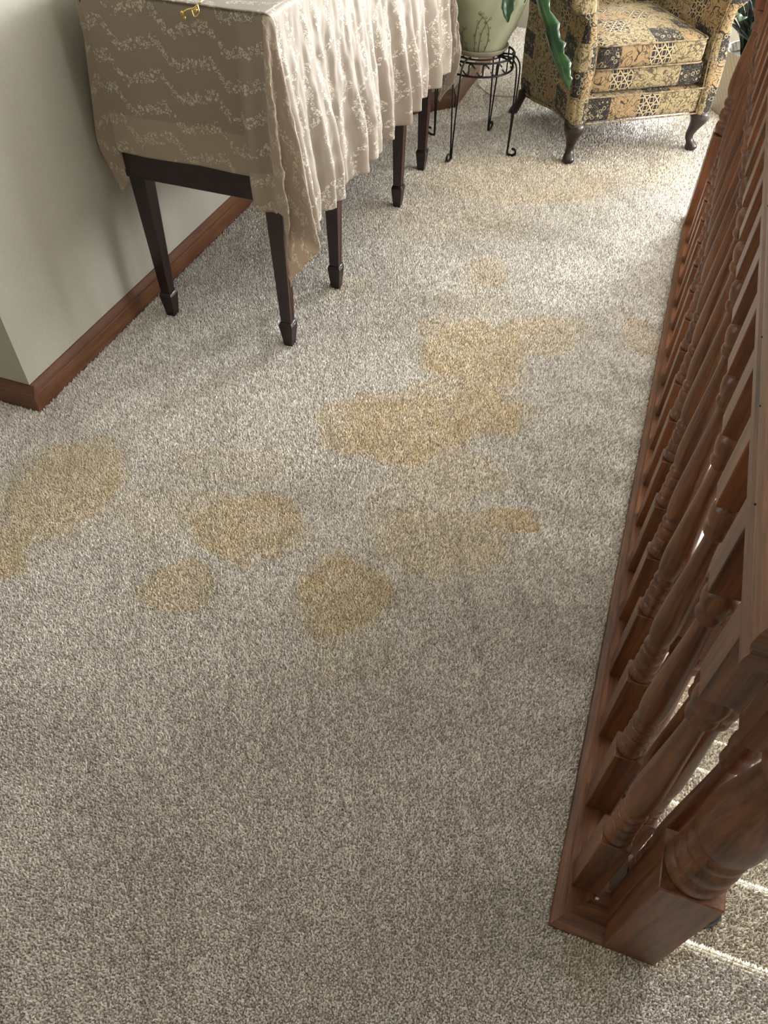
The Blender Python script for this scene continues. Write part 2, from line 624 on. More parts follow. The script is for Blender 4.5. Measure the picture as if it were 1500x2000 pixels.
wall_open('wall_far', 'y', 6.35, 0.08, -1.015, 4.6, -0.05, 2.42, 0.85, 1.85, 0.6, 2.3)
window('window_1', 'y', 6.35, 0.85, 1.85, 0.6, 2.3, 0)
struct(MB().box(-1.02, 0.45, 5.25, 6.35, -0.05, 2.42).build('wall_added_block', m_wall))  # unseen block added to keep far window light off the floor behind the chair
wall_open('wall_right', 'x', 4.52, 0.08, 3.05, 6.35, -0.05, 2.42, 3.3, 5.7, 0.5, 2.2)
window('window_2', 'x', 4.52, 3.3, 5.7, 0.5, 2.2, 1)
struct(MB().box(-3.3, 2.68, -3.3, -3.22, -0.05, 2.42).build('wall_back', m_wall))
wall_open('wall_hall', 'x', -3.36, 0.08, -3.3, YC, -0.05, 2.42, -0.8, 0.6, 0.85, 2.1)
window('window_3', 'x', -3.36, -0.8, 0.6, 0.85, 2.1, 1)
wall_open('wall_stairs_lower', 'x', 1.35, 0.08, -3.3, 3.05, -1.8, 0.02, 2.35, 2.9, -1.5, -0.2)
struct(MB().box(1.43, 2.6, -3.3, 2.97, -0.1, 0.02).build('trim_1', m_white))
wall_open('wall_stairs_right', 'x', 2.6, 0.08, -3.3, 3.05, -0.05, 2.42, 1.1, 2.8, 0.8, 2.2)
window('window_4', 'x', 2.6, 1.1, 2.8, 0.8, 2.2, 2)
struct(MB().box(2.6, 4.6, 2.97, 3.05, -0.05, 2.42).build('wall_stairs_return', m_wall))
struct(MB().box(0.2, 0.255, 0.62, 3.05, -1.75, -0.221).build('wall_stairs_left', m_white))
struct(MB().box(0.2, 1.35, 3.0, 3.05, -1.75, -0.221).build('wall_stairs_end', m_white))
struct(MB().box(0.2, 1.35, 0.62, 3.05, -1.8, -1.752).build('floor_landing', m_tile))


def board_profile_sweep(path, name, mat_axis, h=0.083, out=0.016, side=1):
    """baseboard swept along a floor polyline; the board stands on the right of travel when side=1"""
    prof = [(0.0, 0.0), (out, 0.0), (out, 0.052), (out - 0.001, 0.055), (out - 0.005, 0.057), (out - 0.006, 0.062),
            (out - 0.009, 0.071), (out - 0.011, 0.079), (out - 0.012, h), (0.0, h)]
    P = [np.array(p, float) for p in path]
    rings = []
    for i, p in enumerate(P):
        d0 = (P[i] - P[i - 1]) if i > 0 else (P[1] - P[0])
        d1 = (P[i + 1] - P[i]) if i + 1 < len(P) else d0
        d0, d1 = d0 / np.linalg.norm(d0), d1 / np.linalg.norm(d1)
        n0, n1 = np.array([d0[1], -d0[0]]) * side, np.array([d1[1], -d1[0]]) * side
        m = (n0 + n1)
        m = m / (m @ n0)
        rings.append([(p[0] + m[0] * a, p[1] + m[1] * a, z) for a, z in prof])
    return struct(MB().loft(rings).build(name, bb_wood[mat_axis], smooth=True, angle=25))


board_profile_sweep([(XL, YC), (XL, 3.395)], 'baseboard_left', 'y')
bpy.data.objects['baseboard_left'].data.transform(Matrix.Identity(4))
board_profile_sweep([(-3.2, YC), (XL + 0.016, YC)], 'baseboard_hall', 'x')
board_profile_sweep([(-1.505, 3.405), (-1.015, 3.895)], 'baseboard_splay', 'x')
board_profile_sweep([(-1.015, 3.895), (-1.015, 5.25)], 'baseboard_far_left', 'y')
board_profile_sweep([(1.34, 3.0), (0.26, 3.0)], 'baseboard_landing', 'x', side=-1)

# ------------------------------------------------------------------ carpet pile (real tufts)
# stains and painted light-bounce tints: (x, y, rx, ry, angle, strength), floor metres
def unproj(px, py):
    d = R3 @ Vector(((px - 750) / 1470, -(py - 1000) / 1470, -1))
    t = -1.463 / d.z
    return d.x * t, d.y * t


STAINS_AND_TINTS = []
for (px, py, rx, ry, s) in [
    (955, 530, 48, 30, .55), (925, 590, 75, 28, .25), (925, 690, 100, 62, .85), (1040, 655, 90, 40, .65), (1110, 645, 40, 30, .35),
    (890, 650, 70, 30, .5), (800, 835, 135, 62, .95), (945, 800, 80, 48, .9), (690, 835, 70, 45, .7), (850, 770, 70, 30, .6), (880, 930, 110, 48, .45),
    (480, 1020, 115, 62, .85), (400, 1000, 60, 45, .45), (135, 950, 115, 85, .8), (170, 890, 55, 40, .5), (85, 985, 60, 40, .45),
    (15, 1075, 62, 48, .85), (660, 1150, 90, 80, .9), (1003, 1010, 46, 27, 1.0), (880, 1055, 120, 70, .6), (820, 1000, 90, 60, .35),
    (330, 1150, 75, 50, .65), (1245, 655, 42, 30, .5), (1010, 350, 190, 45, .55), (860, 420, 160, 40, .3), (1240, 320, 120, 45, .35),  # the wide far patches paint in warm light bounced onto the carpet
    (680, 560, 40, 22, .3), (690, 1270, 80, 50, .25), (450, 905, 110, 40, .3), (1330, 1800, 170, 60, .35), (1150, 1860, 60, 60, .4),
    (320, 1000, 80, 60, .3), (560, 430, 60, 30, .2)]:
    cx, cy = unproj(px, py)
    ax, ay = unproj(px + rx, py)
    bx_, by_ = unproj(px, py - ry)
    STAINS_AND_TINTS.append((cx, cy, math.hypot(ax - cx, ay - cy), math.hypot(bx_ - cx, by_ - cy), s))
AX = Vector((0.94, 0.338))


def soil(x, y):  # carpet stains together with the painted bounce-light tint
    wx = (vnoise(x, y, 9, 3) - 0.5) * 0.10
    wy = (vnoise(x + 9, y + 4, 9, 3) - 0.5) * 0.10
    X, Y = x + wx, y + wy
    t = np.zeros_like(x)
    for cx, cy, rx, ry, s in STAINS_AND_TINTS:
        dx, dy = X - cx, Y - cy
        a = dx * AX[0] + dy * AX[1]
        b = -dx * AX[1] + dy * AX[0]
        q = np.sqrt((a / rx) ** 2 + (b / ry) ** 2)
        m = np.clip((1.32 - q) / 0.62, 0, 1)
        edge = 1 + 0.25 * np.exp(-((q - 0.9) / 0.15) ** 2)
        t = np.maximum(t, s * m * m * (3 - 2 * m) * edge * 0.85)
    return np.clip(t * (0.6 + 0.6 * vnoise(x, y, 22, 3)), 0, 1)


def pile_mesh(xy, z, size, height, lean=0.3, name='carpet_pile', mat=None, soilf=True, hard=None):
    n = len(xy)
    ang = rng.random(n) * 2 * math.pi
    h = height * (0.75 + 0.5 * rng.random(n))
    la = rng.random(n) * 2 * math.pi
    lx, ly = np.cos(la) * h * lean, np.sin(la) * h * lean
    V = np.zeros((n, 4, 3))
    for k in range(3):
        V[:, k, 0] = xy[:, 0] + np.cos(ang + k * 2.0944) * size
        V[:, k, 1] = xy[:, 1] + np.sin(ang + k * 2.0944) * size
        V[:, k, 2] = z
    V[:, 3, 0] = xy[:, 0] + lx
    V[:, 3, 1] = xy[:, 1] + ly
    V[:, 3, 2] = z + h
    return V


def pile_object(parts, name, mat, with_soil=True):
    V = np.concatenate(parts).reshape(-1, 3)
    n = len(V) // 4
    F = np.zeros((n, 3, 3), np.int32)
    base = (np.arange(n) * 4)[:, None]
    F[:, 0] = base + [0, 1, 3]
    F[:, 1] = base + [1, 2, 3]
    F[:, 2] = base + [2, 0, 3]
    me = bpy.data.meshes.new(name)
    me.vertices.add(len(V))
    me.vertices.foreach_set('co', V.astype(np.float32).ravel())
    me.loops.add(n * 9)
    me.loops.foreach_set('vertex_index', F.ravel())
    me.polygons.add(n * 3)
    me.polygons.foreach_set('loop_start', np.arange(0, n * 9, 3, dtype=np.int32))
    me.update(calc_edges=True)
    root = V.reshape(n, 4, 3)[:, :3].mean(1)
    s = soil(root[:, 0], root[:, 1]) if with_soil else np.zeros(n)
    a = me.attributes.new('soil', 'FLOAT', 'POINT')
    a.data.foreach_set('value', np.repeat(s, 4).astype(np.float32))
    # worn and dusty drifts, plus pile shading of vacuum strokes painted as tone
    x, y = root[:, 0], root[:, 1]
    sh = np.clip((vnoise(x, y, 5, 4) - 0.42) * 2.2, 0, 1) * 0.75
    st = vnoise(x * 6 + y * 3.2, y * 0.5 - x * 0.6, 7, 2)
    sh = sh + 0.45 * np.clip((st - 0.58) * 5, 0, 1)
    a = me.attributes.new('shade', 'FLOAT', 'POINT')
    a.data.foreach_set('value', np.repeat(np.clip(sh, 0, 1), 4).astype(np.float32))
    me.materials.append(mat)
    o = bpy.data.objects.new(name, me)
    COL.objects.link(o)
    return o


def scatter(x0, x1, y0, y1, step):
    nx, ny = int((x1 - x0) / step), int((y1 - y0) / step)
    gx, gy = np.meshgrid(np.arange(nx), np.arange(ny))
    xy = np.stack([gx.ravel(), gy.ravel()], 1) * step + [x0, y0]
    return xy + (rng.random(xy.shape) - 0.5) * step * 0.95


def visible_floor(xy):
    """drops what the walls, the shoe rail or the stair opening cover"""
    x, y = xy[:, 0], xy[:, 1]
    k = ~((x < XL + 0.017) & (y > YC - 0.017))
    k &= ~((x < -1.0 + 0.0) & (y > 3.4) & (y - 3.4 > (x + 1.51) - 0.02))
    k &= ~((x > 0.176) & (x < 0.36) & (y > 0.418) & (y < 3.05))
    return xy[k]


parts = []
for (x0, x1, y0, y1, st, h) in [(-1.45, 0.75, -0.15, 1.25, 0.0037, 0.008), (-1.75, 0.25, 1.25, 2.3, 0.0046, 0.008), (-1.55, 0.25, 2.3, 3.4, 0.0053, 0.008), (-1.55, 0.75, 3.4, 5.25, 0.0072, 0.0085), (0.45, 0.75, 5.25, 6.3, 0.0072, 0.0085)]:
    xy = visible_floor(scatter(x0, x1, y0, y1, st))
    if y0 < 1.0:
        xy = xy[~((xy[:, 0] > 0.2) & (xy[:, 1] > YE - 0.012))]
    if y0 == 1.25:
        xy = xy[~((xy[:, 0] < -1.51) & (xy[:, 1] > YC - 0.02))]
    parts.append(pile_mesh(xy, -0.004, st * 0.85, h))
xy = scatter(0.75, 4.5, 3.08, 6.3, 0.012)
parts.append(pile_mesh(xy, -0.004, 0.0102, 0.0095))
# hall to the left of the corner
xy = visible_floor(scatter(-2.0, -1.45, 0.8, 1.25, 0.0046))
parts.append(pile_mesh(xy, -0.004, 0.0039, 0.008))
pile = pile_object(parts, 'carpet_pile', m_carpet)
tag(pile, 'worn beige cut-pile carpet with yellow brown stains covering the landing floor', 'carpet', 'stuff')

# ------------------------------------------------------------------ carpeted stairs
stairs = thing('staircase', 'beige carpeted staircase going down on the right of the oak railing', 'stairs', (0.8, YE, 0))
GO, RI = 0.213, 0.19


def stair_prof(y0, z):
    r = 0.022
    return [(y0, z)]


NST = 9
tuft = []
for k in range(1, NST):
    y0 = YE + GO * (k - 1)
    z = -RI * k
    mb = MB()
    prof = [(y0 - 0.02, z - 0.02), (y0 - 0.02, z), (y0 + GO - 0.012, z)]
    for a in range(0, 181, 30):
        t = math.radians(90 - a)
        prof.append((y0 + GO - 0.012 + 0.017 * math.cos(t), z - 0.017 + 0.017 * math.sin(t)))
    prof += [(y0 + GO - 0.018, z - 0.045), (y0 + GO - 0.018, z - RI), (y0 + GO - 0.04, z - RI), (y0 + GO - 0.04, z - 0.05)]
    mb.loft([[(x - 0.8, y - YE, zz) for y, zz in prof] for x in (0.262, 1.345)])
    o = mb.build('step', m_backing, stairs, smooth=True, angle=30)
    if k <= 6:
        st = 0.0042 if k < 3 else 0.0065
        xy = scatter(0.275, 0.95 if k < 4 else 1.0, y0 - 0.015, y0 + GO - 0.002, st)
        P = pile_mesh(xy, z, st * 0.85, 0.0105)
        tuft.append(P)
        # pile wrapped over the nosing
        nn = int((0.95 - 0.275) / st)
        for a in (20, 50, 80, 110, 140):
            t = math.radians(90 - a)
            xx = 0.275 + (np.arange(nn) + rng.random(nn)) * st
            q = pile_mesh(np.stack([xx, np.zeros(nn)], 1), 0, st * 0.85, 0.006)
            yy, zz = q[:, :, 1].copy(), q[:, :, 2].copy()
            c, s = math.cos(t), math.sin(t)
            q[:, :, 1] = y0 + GO - 0.012 + (0.017 + zz) * c + yy * s
            q[:, :, 2] = z - 0.017 + (0.017 + zz) * s - yy * c
            tuft.append(q)
# upper floor edge as first nosing
mb = MB()
prof = [(YE - 0.05, -0.004)]
for a in range(0, 181, 30):
    t = math.radians(90 - a)
    prof.append((YE - 0.012 + 0.017 * math.cos(t), -0.021 + 0.017 * math.sin(t)))
prof += [(YE - 0.02, -0.05), (YE - 0.02, -RI), (YE - 0.05, -RI)]
mb.loft([[(x - 0.8, y - YE, z) for y, z in prof] for x in (0.36, 1.345)])
mb.build('step', m_backing, stairs, smooth=True, angle=30)
st = 0.0042
nn = int((0.95 - 0.36) / st)
for a in (0, 20, 50, 80, 110, 140):
    t = math.radians(90 - a)
    xx = 0.36 + (np.arange(nn) + rng.random(nn)) * st
    q = pile_mesh(np.stack([xx, np.zeros(nn)], 1), 0, st * 0.85, 0.006)
    yy, zz = q[:, :, 1].copy(), q[:, :, 2].copy()
    c, s = math.cos(t), math.sin(t)
    q[:, :, 1] = YE - 0.012 + (0.017 + zz) * c + yy * s
    q[:, :, 2] = -0.021 + (0.017 + zz) * s - yy * c
    tuft.append(q)
tuft = [t - np.array([0.8, YE, 0]) for t in tuft]
sp_ = pile_object(tuft, 'stair_pile', m_carpet_st, False)
sp_.parent = stairs
sp_['kind'] = 'stuff'

# ------------------------------------------------------------------ oak balustrade on the landing
XB = 0.223                      # baluster line
rail = thing('landing_balustrade', 'oak landing railing with turned balusters between two newel posts', 'railing', (XB, 0.461, 0))
OX, OY = XB, 0.461


def newel(y, x, name):
    mb = MB()
    h = 0.0445
    mb.box(-h, h, -h, h, 0, 0.345)
    mb.box(-h, h, -h, h, 0.74, 0.99)
    b0 = mb
    blocks = MB()
    o = thing_part = None
    pr = [(0.040, 0.345), (0.0425, 0.350), (0.0445, 0.358), (0.0445, 0.366), (0.041, 0.372), (0.038, 0.374), (0.0385, 0.378),
          (0.043, 0.382), (0.0435, 0.396), (0.041, 0.402), (0.036, 0.406), (0.0365, 0.412), (0.041, 0.416), (0.0415, 0.424), (0.037, 0.430),
          (0.0355, 0.434), (0.040, 0.440), (0.0435, 0.455), (0.0445, 0.48), (0.0435, 0.51), (0.040, 0.55), (0.035, 0.59), (0.030, 0.63),
          (0.0275, 0.655), (0.027, 0.665), (0.033, 0.670), (0.036, 0.678), (0.033, 0.686), (0.029, 0.690), (0.031, 0.70), (0.038, 0.71), (0.0435, 0.722), (0.0445, 0.732), (0.040, 0.740)]
    pr = [(r, 0.345 + (z - 0.345) * 1.37 if z <= 0.44 else 0.4752 + (z - 0.44) * (0.74 - 0.4752) / 0.30) for r, z in pr]
    mb.lathe(pr, n=40)
    cap = [(0.03, 0.99), (0.052, 0.992), (0.052, 1.004), (0.040, 1.010), (0.025, 1.016), (0.022, 1.022), (0.034, 1.035), (0.041, 1.055), (0.038, 1.078), (0.024, 1.094), (0.004, 1.10)]
    ob = mb.build('newel_post', oak['z'], rail, smooth=True, bevel=0.002, seg=1, angle=38)
    ob.location = (x - OX, y - OY, 0)
    c = MB().lathe(cap, n=32).build('newel_cap', oak['z'], ob, smooth=True)
    return ob


newel(0.461, 0.3135, 'near')
newel(3.06 + 0.0445, 0.223, 'far')


def baluster_mesh():
    mb = MB()
    h = 0.024
    # square blocks as lathe-free boxes
    mb.box(-h, h, -h, h, 0.0, 0.228)
    mb.box(-h, h, -h, h, 0.697, 0.84)
    pr = [(0.0215, 0.228), (0.0225, 0.231), (0.0235, 0.238), (0.023, 0.247), (0.0195, 0.253), (0.018, 0.2545), (0.0215, 0.258), (0.0222, 0.272), (0.0205, 0.281),
          (0.018, 0.283), (0.0205, 0.2865), (0.0218, 0.300), (0.020, 0.311), (0.017, 0.314), (0.0195, 0.318), (0.0215, 0.325), (0.0205, 0.333), (0.0165, 0.338),
          (0.0185, 0.343), (0.021, 0.36), (0.0225, 0.385), (0.0222, 0.41), (0.0205, 0.45), (0.018, 0.50), (0.0155, 0.55), (0.0138, 0.59), (0.0132, 0.615), (0.0145, 0.622),
          (0.0185, 0.625), (0.0205, 0.632), (0.0195, 0.640), (0.0175, 0.644), (0.0195, 0.648), (0.0225, 0.660), (0.0232, 0.672), (0.021, 0.682), (0.0165, 0.687), (0.018, 0.691), (0.0205, 0.697)]
    mb.lathe(pr, n=24)
    return mb


b0 = baluster_mesh().build('baluster', oak['z'], rail, smooth=True, bevel=0.0015, seg=1, angle=38)
BY = [0.513 + 0.1503 * k for k in range(17)]
bals = []
for k, y in enumerate(BY):
    o = b0 if k == 0 else b0.copy()
    if k:
        COL.objects.link(o)
        o.parent = rail
    o.location = (0, y - OY, 0.02)
    o.rotation_euler = (0, 0, (k % 4) * math.pi / 2 if k else 0)
    bals.append(o)


def lsweep(prof, yc, x_end, y_end, name, mat, parent, bevel=0.0):
    """profile (s, z) swept from the far newel towards the camera, then mitred to the right; two boards"""
    runA = [[(s, y_end - OY, z) for s, z in prof], [(s, yc + s - OY, z) for s, z in prof]]
    runB = [[(s, yc + s - OY, z) for s, z in prof], [(x_end - OX, yc + s - OY, z) for s, z in prof]]
    a = MB().loft(runA).build(name, oak['y'], parent, smooth=True, bevel=bevel, seg=1, angle=28)
    bb = MB().loft(runB).build(name, oak['x'], parent, smooth=True, bevel=bevel, seg=1, angle=28)
    return a, bb


NX0 = 0.3135 - 0.0445
shoe = [(-0.048, 0), (0.040, 0), (0.040, 0.020), (-0.030, 0.020), (-0.032, 0.0185), (-0.036, 0.0155), (-0.046, 0.0125), (-0.048, 0.010)]
lsweep(shoe, 0.465, NX0, 3.06, 'shoe_rail', None, rail)
hr = [(-0.030, 0.860), (0.030, 0.860), (0.030, 0.872), (0.0255, 0.876), (0.0255, 0.884), (0.031, 0.890), (0.033, 0.902), (0.031, 0.913), (0.024, 0.921), (0.012, 0.926),
      (-0.012, 0.926), (-0.024, 0.921), (-0.031, 0.913), (-0.033, 0.902), (-0.031, 0.890), (-0.0255, 0.884), (-0.0255, 0.876), (-0.030, 0.872)]
lsweep(hr, 0.473, NX0, 3.06, 'handrail', None, rail)
for k, y in enumerate((0.62, 0.78, 0.93, 1.3)):
    q = MB().lathe([(0.0012, 0), (0.0012, 0.002)], n=8)
    pk = q.build('nail_plug', m_black, rail)
    pk.rotation_euler = (0, -math.pi / 2, 0)
    pk.location = (-0.0318, y - OY, 0.895 + 0.004 * (k % 2))

# stair railing going down behind it
XS = 0.3135
srail = thing('stair_balustrade', 'dark oak stair railing sloping down behind the landing railing', 'railing', (XS, 0.53, -RI))
SL = -RI / GO
for k in range(17):
    y = 0.562 + 0.1065 * k
    tr = math.floor((y - YE) / GO) + 1
    tz = -RI * tr
    topz = 0.80 + SL * (y - 0.461) + 0.0
    if y > 2.35:
        break
    o = MB()
    h = 0.0215
    ln = topz - tz
    zt = ln - 0.145 - ((y - YE) % GO) * 0 
    o.box(-h, h, -h, h, 0.0, 0.20)
    # top block cut to the slope of the rail
    o.loft([[(-h, -h, zt), (h, -h, zt), (h, h, zt), (-h, h, zt)], [(-h, -h, ln - SL * h), (h, -h, ln - SL * h), (h, h, ln + SL * h), (-h, h, ln + SL * h)]])
    L = zt - 0.20
    pr = [(0.019, 0), (0.0215, 0.02), (0.0205, 0.05), (0.016, 0.06), (0.02, 0.075), (0.02, 0.11), (0.016, 0.12), (0.0195, 0.135), (0.019, 0.17), (0.0155, 0.185), (0.0195, 0.20), (0.0195, 0.215), (0.0155, 0.235),
          (0.019, 0.26), (0.0215, 0.33), (0.021, 0.39), (0.0185, 0.52), (0.0145, 0.70), (0.0125, 0.82), (0.0135, 0.845), (0.019, 0.855), (0.019, 0.88), (0.0165, 0.89), (0.021, 0.925), (0.0215, 0.955), (0.016, 0.975), (0.019, 1)]
    o.lathe([(r, 0.20 + t * L) for r, t in pr], n=18)
    ob = o.build('baluster', oak['z'], srail, smooth=True, angle=38)
    ob.location = (0, y - 0.53, tz + RI + 0.0)
hb = [(s * 0.9, z - 0.86) for s, z in hr]
ys, ye = 0.51, 2.42
zz = lambda y: 0.80 + SL * (y - 0.461)
MB().loft([[(s, ys - 0.53, z + zz(ys) + RI) for s, z in hb], [(s, ye - 0.53, z + zz(ye) + RI) for s, z in hb]]).build('handrail', oak['y'], srail, smooth=True, angle=28)
ln = MB()
ln.box(-0.04, 0.04, -0.04, 0.04, 0, 0.3)
ln.box(-0.04, 0.04, -0.04, 0.04, 0.72, 1.0)
ln.lathe([(0.036, 0.3), (0.04, 0.32), (0.035, 0.34), (0.04, 0.37), (0.04, 0.45), (0.028, 0.65), (0.035, 0.68), (0.04, 0.70), (0.036, 0.72)], n=24)
ob = ln.build('newel_post', oak['z'], srail, smooth=True, angle=38)
ob.location = (0, 2.46 - 0.53, -1.75 + RI)

# little white chip on the shoe rail, dark shoe tip on the step
c = MB().add([(0, 0, 0), (0.006, 0.001, 0), (0.007, 0.004, 0), (0.001, 0.004, 0), (0.001, 0, 0.002), (0.006, 0.001, 0.002), (0.006, 0.004, 0.002), (0.001, 0.004, 0.002)],
             [(0, 3, 2, 1), (4, 5, 6, 7), (0, 1, 5, 4), (1, 2, 6, 5), (2, 3, 7, 6), (3, 0, 4, 7)]).build('paint_chip', m_chip)
c.location = (0.243, 0.481, 0.0201)
tag(c, 'tiny white chip lying on the shoe rail in front of the nearest baluster', 'debris')

shoe_ = thing('shoe', 'black shoe on the first stair step, only its tip showing behind the newel', 'shoe', (0.42, 0.60, -RI + 0.006))
rings = []
for i in range(13):
    t = i / 12
    x = -0.07 + 0.165 * t
    wd = 0.032 * (1 - 0.25 * math.sin(math.pi * min(1, t * 1.3))) * (1 if t < 0.8 else max(0.12, (1 - (t - 0.8) / 0.2) ** 0.5))
    ht = 0.05 * (1 - t) ** 0.8 + 0.016 * (1 if t < 0.9 else 0.5)
    rings.append([(x, wd * math.cos(a) * (1 if math.sin(a) < 0 else 0.9), 0.008 + max(0, math.sin(a)) * ht) for a in [2 * math.pi * j / 14 for j in range(14)]])
MB().loft(rings).build('upper', m_black, shoe_, smooth=True)
rings = [[(r[j][0], r[j][1] * 1.06, z) for j in range(14)] for r, z in [(rings[0], 0)]]
sole = MB()
pts = []
for i in range(13):
    t = i / 12
    wd = 0.034 * (1 - 0.25 * math.sin(math.pi * min(1, t * 1.3))) * (1 if t < 0.8 else max(0.15, (1 - (t - 0.8) / 0.2) ** 0.5))
    pts.append((-0.072 + 0.17 * t, wd))
outl = [(x, -y_) for x, y_ in pts] + [(x, y_) for x, y_ in reversed(pts)]
sole.loft([[(x, y_, 0) for x, y_ in outl], [(x, y_, 0.008) for x, y_ in outl]]).build('sole', m_black, shoe_)

# ------------------------------------------------------------------ sideboard
TX0, TX1, TY0, TY1, ZT = -1.415, -0.925, 1.785, 3.19, 0.93
sb = thing('sideboard', 'dark mahogany sideboard on tapered legs hidden under the lace cloth', 'sideboard', (-1.16, 2.49, 0))
o_ = (-1.16, 2.49)


def loc(mb):
    mb.v = [(x - o_[0], y - o_[1], z) for x, y, z in mb.v]
    return mb


body = MB()
front = [(TX1, TY0), (TX1, 2.12), (TX1 + 0.005, 2.2), (TX1 + 0.008, 2.47), (TX1 + 0.005, 2.75), (TX1, 2.83), (TX1, TY1)]
outl = front + [(TX0, TY1), (TX0, TY0)]
loc(body.loft([[(x, y, z) for x, y in outl] for z in (0.475, 0.905)])).build('case', mahog['y'], sb, bevel=0.002, seg=1)
top = [(x + 0.005, y) for x, y in front]
top[0] = (top[0][0], TY0 - 0.012)
top[-1] = (top[-1][0], TY1 + 0.012)
top += [(TX0 - 0.005, TY1 + 0.012), (TX0 - 0.005, TY0 - 0.012)]
loc(MB().loft([[(x, y, z) for x, y in top] for z in (0.905, ZT)])).build('top_board', mahog['y'], sb, bevel=0.003)
LEGS = [(-0.952, 1.808), (-0.938, 2.172), (-0.932, 2.815), (-0.945, 3.17), (-1.390, 1.822), (-1.390, 3.17)]
for (x, y) in LEGS:
    lg = MB()
    lg.frustum(0, 0, 0.088, 0.0165, 0.0165, 0.48, 0.0255, 0.0255)
    lg.frustum(0, 0, 0.078, 0.0225, 0.0225, 0.088, 0.0185, 0.0185)
    lg.frustum(0, 0, 0.0, 0.0145, 0.0145, 0.078, 0.0225, 0.0225)
    ob = lg.build('leg', mahog['z'], sb, bevel=0.001, seg=1)
    ob.location = (x - o_[0], y - o_[1], 0)
    if x > -1.2:
        iy = MB()
        for s in (-1, 1):
            r = []
            for z, hw, hx in ((0.10, 0.0165, 0.0168), (0.47, 0.0255, 0.0253)):
                c0 = s * (hw - 0.006)
                r.append([(hx - 0.001, c0 - 0.0012, z), (hx + 0.0008, c0 - 0.0012, z), (hx + 0.0008, c0 + 0.0012, z), (hx - 0.001, c0 + 0.0012, z)])
            iy.loft(r)
        iy.build('inlay', m_inlay, ob)

# ------------------------------------------------------------------ tablecloth (unfolded u, v drive shape and pattern)
CX0, CX1, CY0, CY1, CZ = -1.424, -0.908, 1.768, 3.205, 0.934
DF, DB, DL, DR = 0.475, 0.42, 0.26, 0.535
STEP = 0.0072


def side_pleat(y):
    """irregular pleats along the long side, 0..1"""
    return 0.5 + 0.24 * np.sin(y * 2 * math.pi / 0.15 + 2.4 * np.sin(y * 4.3 + 1.0)) + 0.17 * np.sin(y * 2 * math.pi / 0.078 + 2.0 * np.sin(y * 7.1)) + 0.14 * np.sin(y * 2 * math.pi / 0.37 + 0.6)


us = np.arange(CX0 - DL, CX1 + DR + STEP / 2, STEP)
vs = np.arange(CY0 - DF, CY1 + DB + STEP / 2, STEP)
U, Vv = np.meshgrid(us, vs)


def hem_scale(u):
    """the end drop is shorter along the middle than in the fold beside the near corner"""
    t = np.clip((u - (CX1 - 0.088)) / 0.012, 0, 1)
    q = np.clip((CX0 - u) / 0.08, 0, 1)
    return 0.82 + 0.18 * t + 0.16 * q


Vv = np.where(Vv < CY0, CY0 + (Vv - CY0) * hem_scale(U), Vv)
cu, cv = np.clip(U, CX0, CX1), np.clip(Vv, CY0, CY1)
du, dv = U - cu, Vv - cv
X, Y, Z = cu.copy(), cv.copy(), np.full_like(U, CZ)
RD = 0.014


def edge_round(d):
    """arc over the table edge: (outward, down)"""
    a = np.clip(d / RD, 0, math.pi / 2)
    out = RD * np.sin(a)
    dn = RD * (1 - np.cos(a)) + np.maximum(0, d - RD * math.pi / 2)
    return out, dn


def ss(x):
    x = np.clip(x, 0, 1)
    return x * x * (3 - 2 * x)


def side_off(d, yv):           # long side, +X
    o, dn = edge_round(d)
    return o + ss(d / 0.5) * (0.010 + 0.072 * side_pleat(yv)) * 0.9 + 0.012 * ss(d / 0.6), dn


def front_off(d, xv):          # end of the table, -Y
    o, dn = edge_round(d)
    t = (xv - (CX1 - 0.092)) / 0.012
    fold = 0.018 * ss(t) * ss(d / 0.25) + 0.006 * np.sin(np.clip(t * 0.012 / 0.092, 0, 1) * 7.0) * ss(d / 0.3)
    return o * 0.9 + fold + 0.004 * np.sin(xv * 23) * ss(d / 0.4), dn


right, left, fr, bk = du > 0, du < 0, dv < 0, dv > 0
# straight parts
m = right & ~fr & ~bk
o1, d1 = side_off(du, cv)
X[m] = CX1 - RD + o1[m]
Z[m] = CZ - d1[m]
m = fr & ~right & ~left
o1, d1 = front_off(-dv, cu)
Y[m] = CY0 + RD - o1[m]
Z[m] = CZ - d1[m]
m = left & ~fr & ~bk
o1, d1 = edge_round(-du)
X[m] = (CX0 + RD - o1[m] * 0.9) - 0.012 * ss(-du[m] / 0.3)
Z[m] = CZ - d1[m]
m = bk & ~right & ~left
o1, d1 = edge_round(dv)
Y[m] = CY1 - RD + o1[m]
Z[m] = CZ - d1[m]


# run the straight drops into the corner fans
pull = lambda d: RD * ss(d / 0.02)
m = right & ~fr & ~bk
Y[m] = (cv + pull(du) * (np.exp(-(cv - CY0) / 0.05) - np.exp(-(CY1 - cv) / 0.05)))[m]
m = left & ~fr & ~bk
Y[m] = (cv + (pull(-du) + 0.03 * ss(-du / 0.15)) * np.exp(-(cv - CY0) / 0.06) - pull(-du) * np.exp(-(CY1 - cv) / 0.05))[m]
m = (fr | bk) & ~right & ~left
X[m] = (cu + pull(np.abs(dv)) * (np.exp(-(cu - CX0) / 0.02) - np.exp(-(CX1 - cu) / 0.02)))[m]


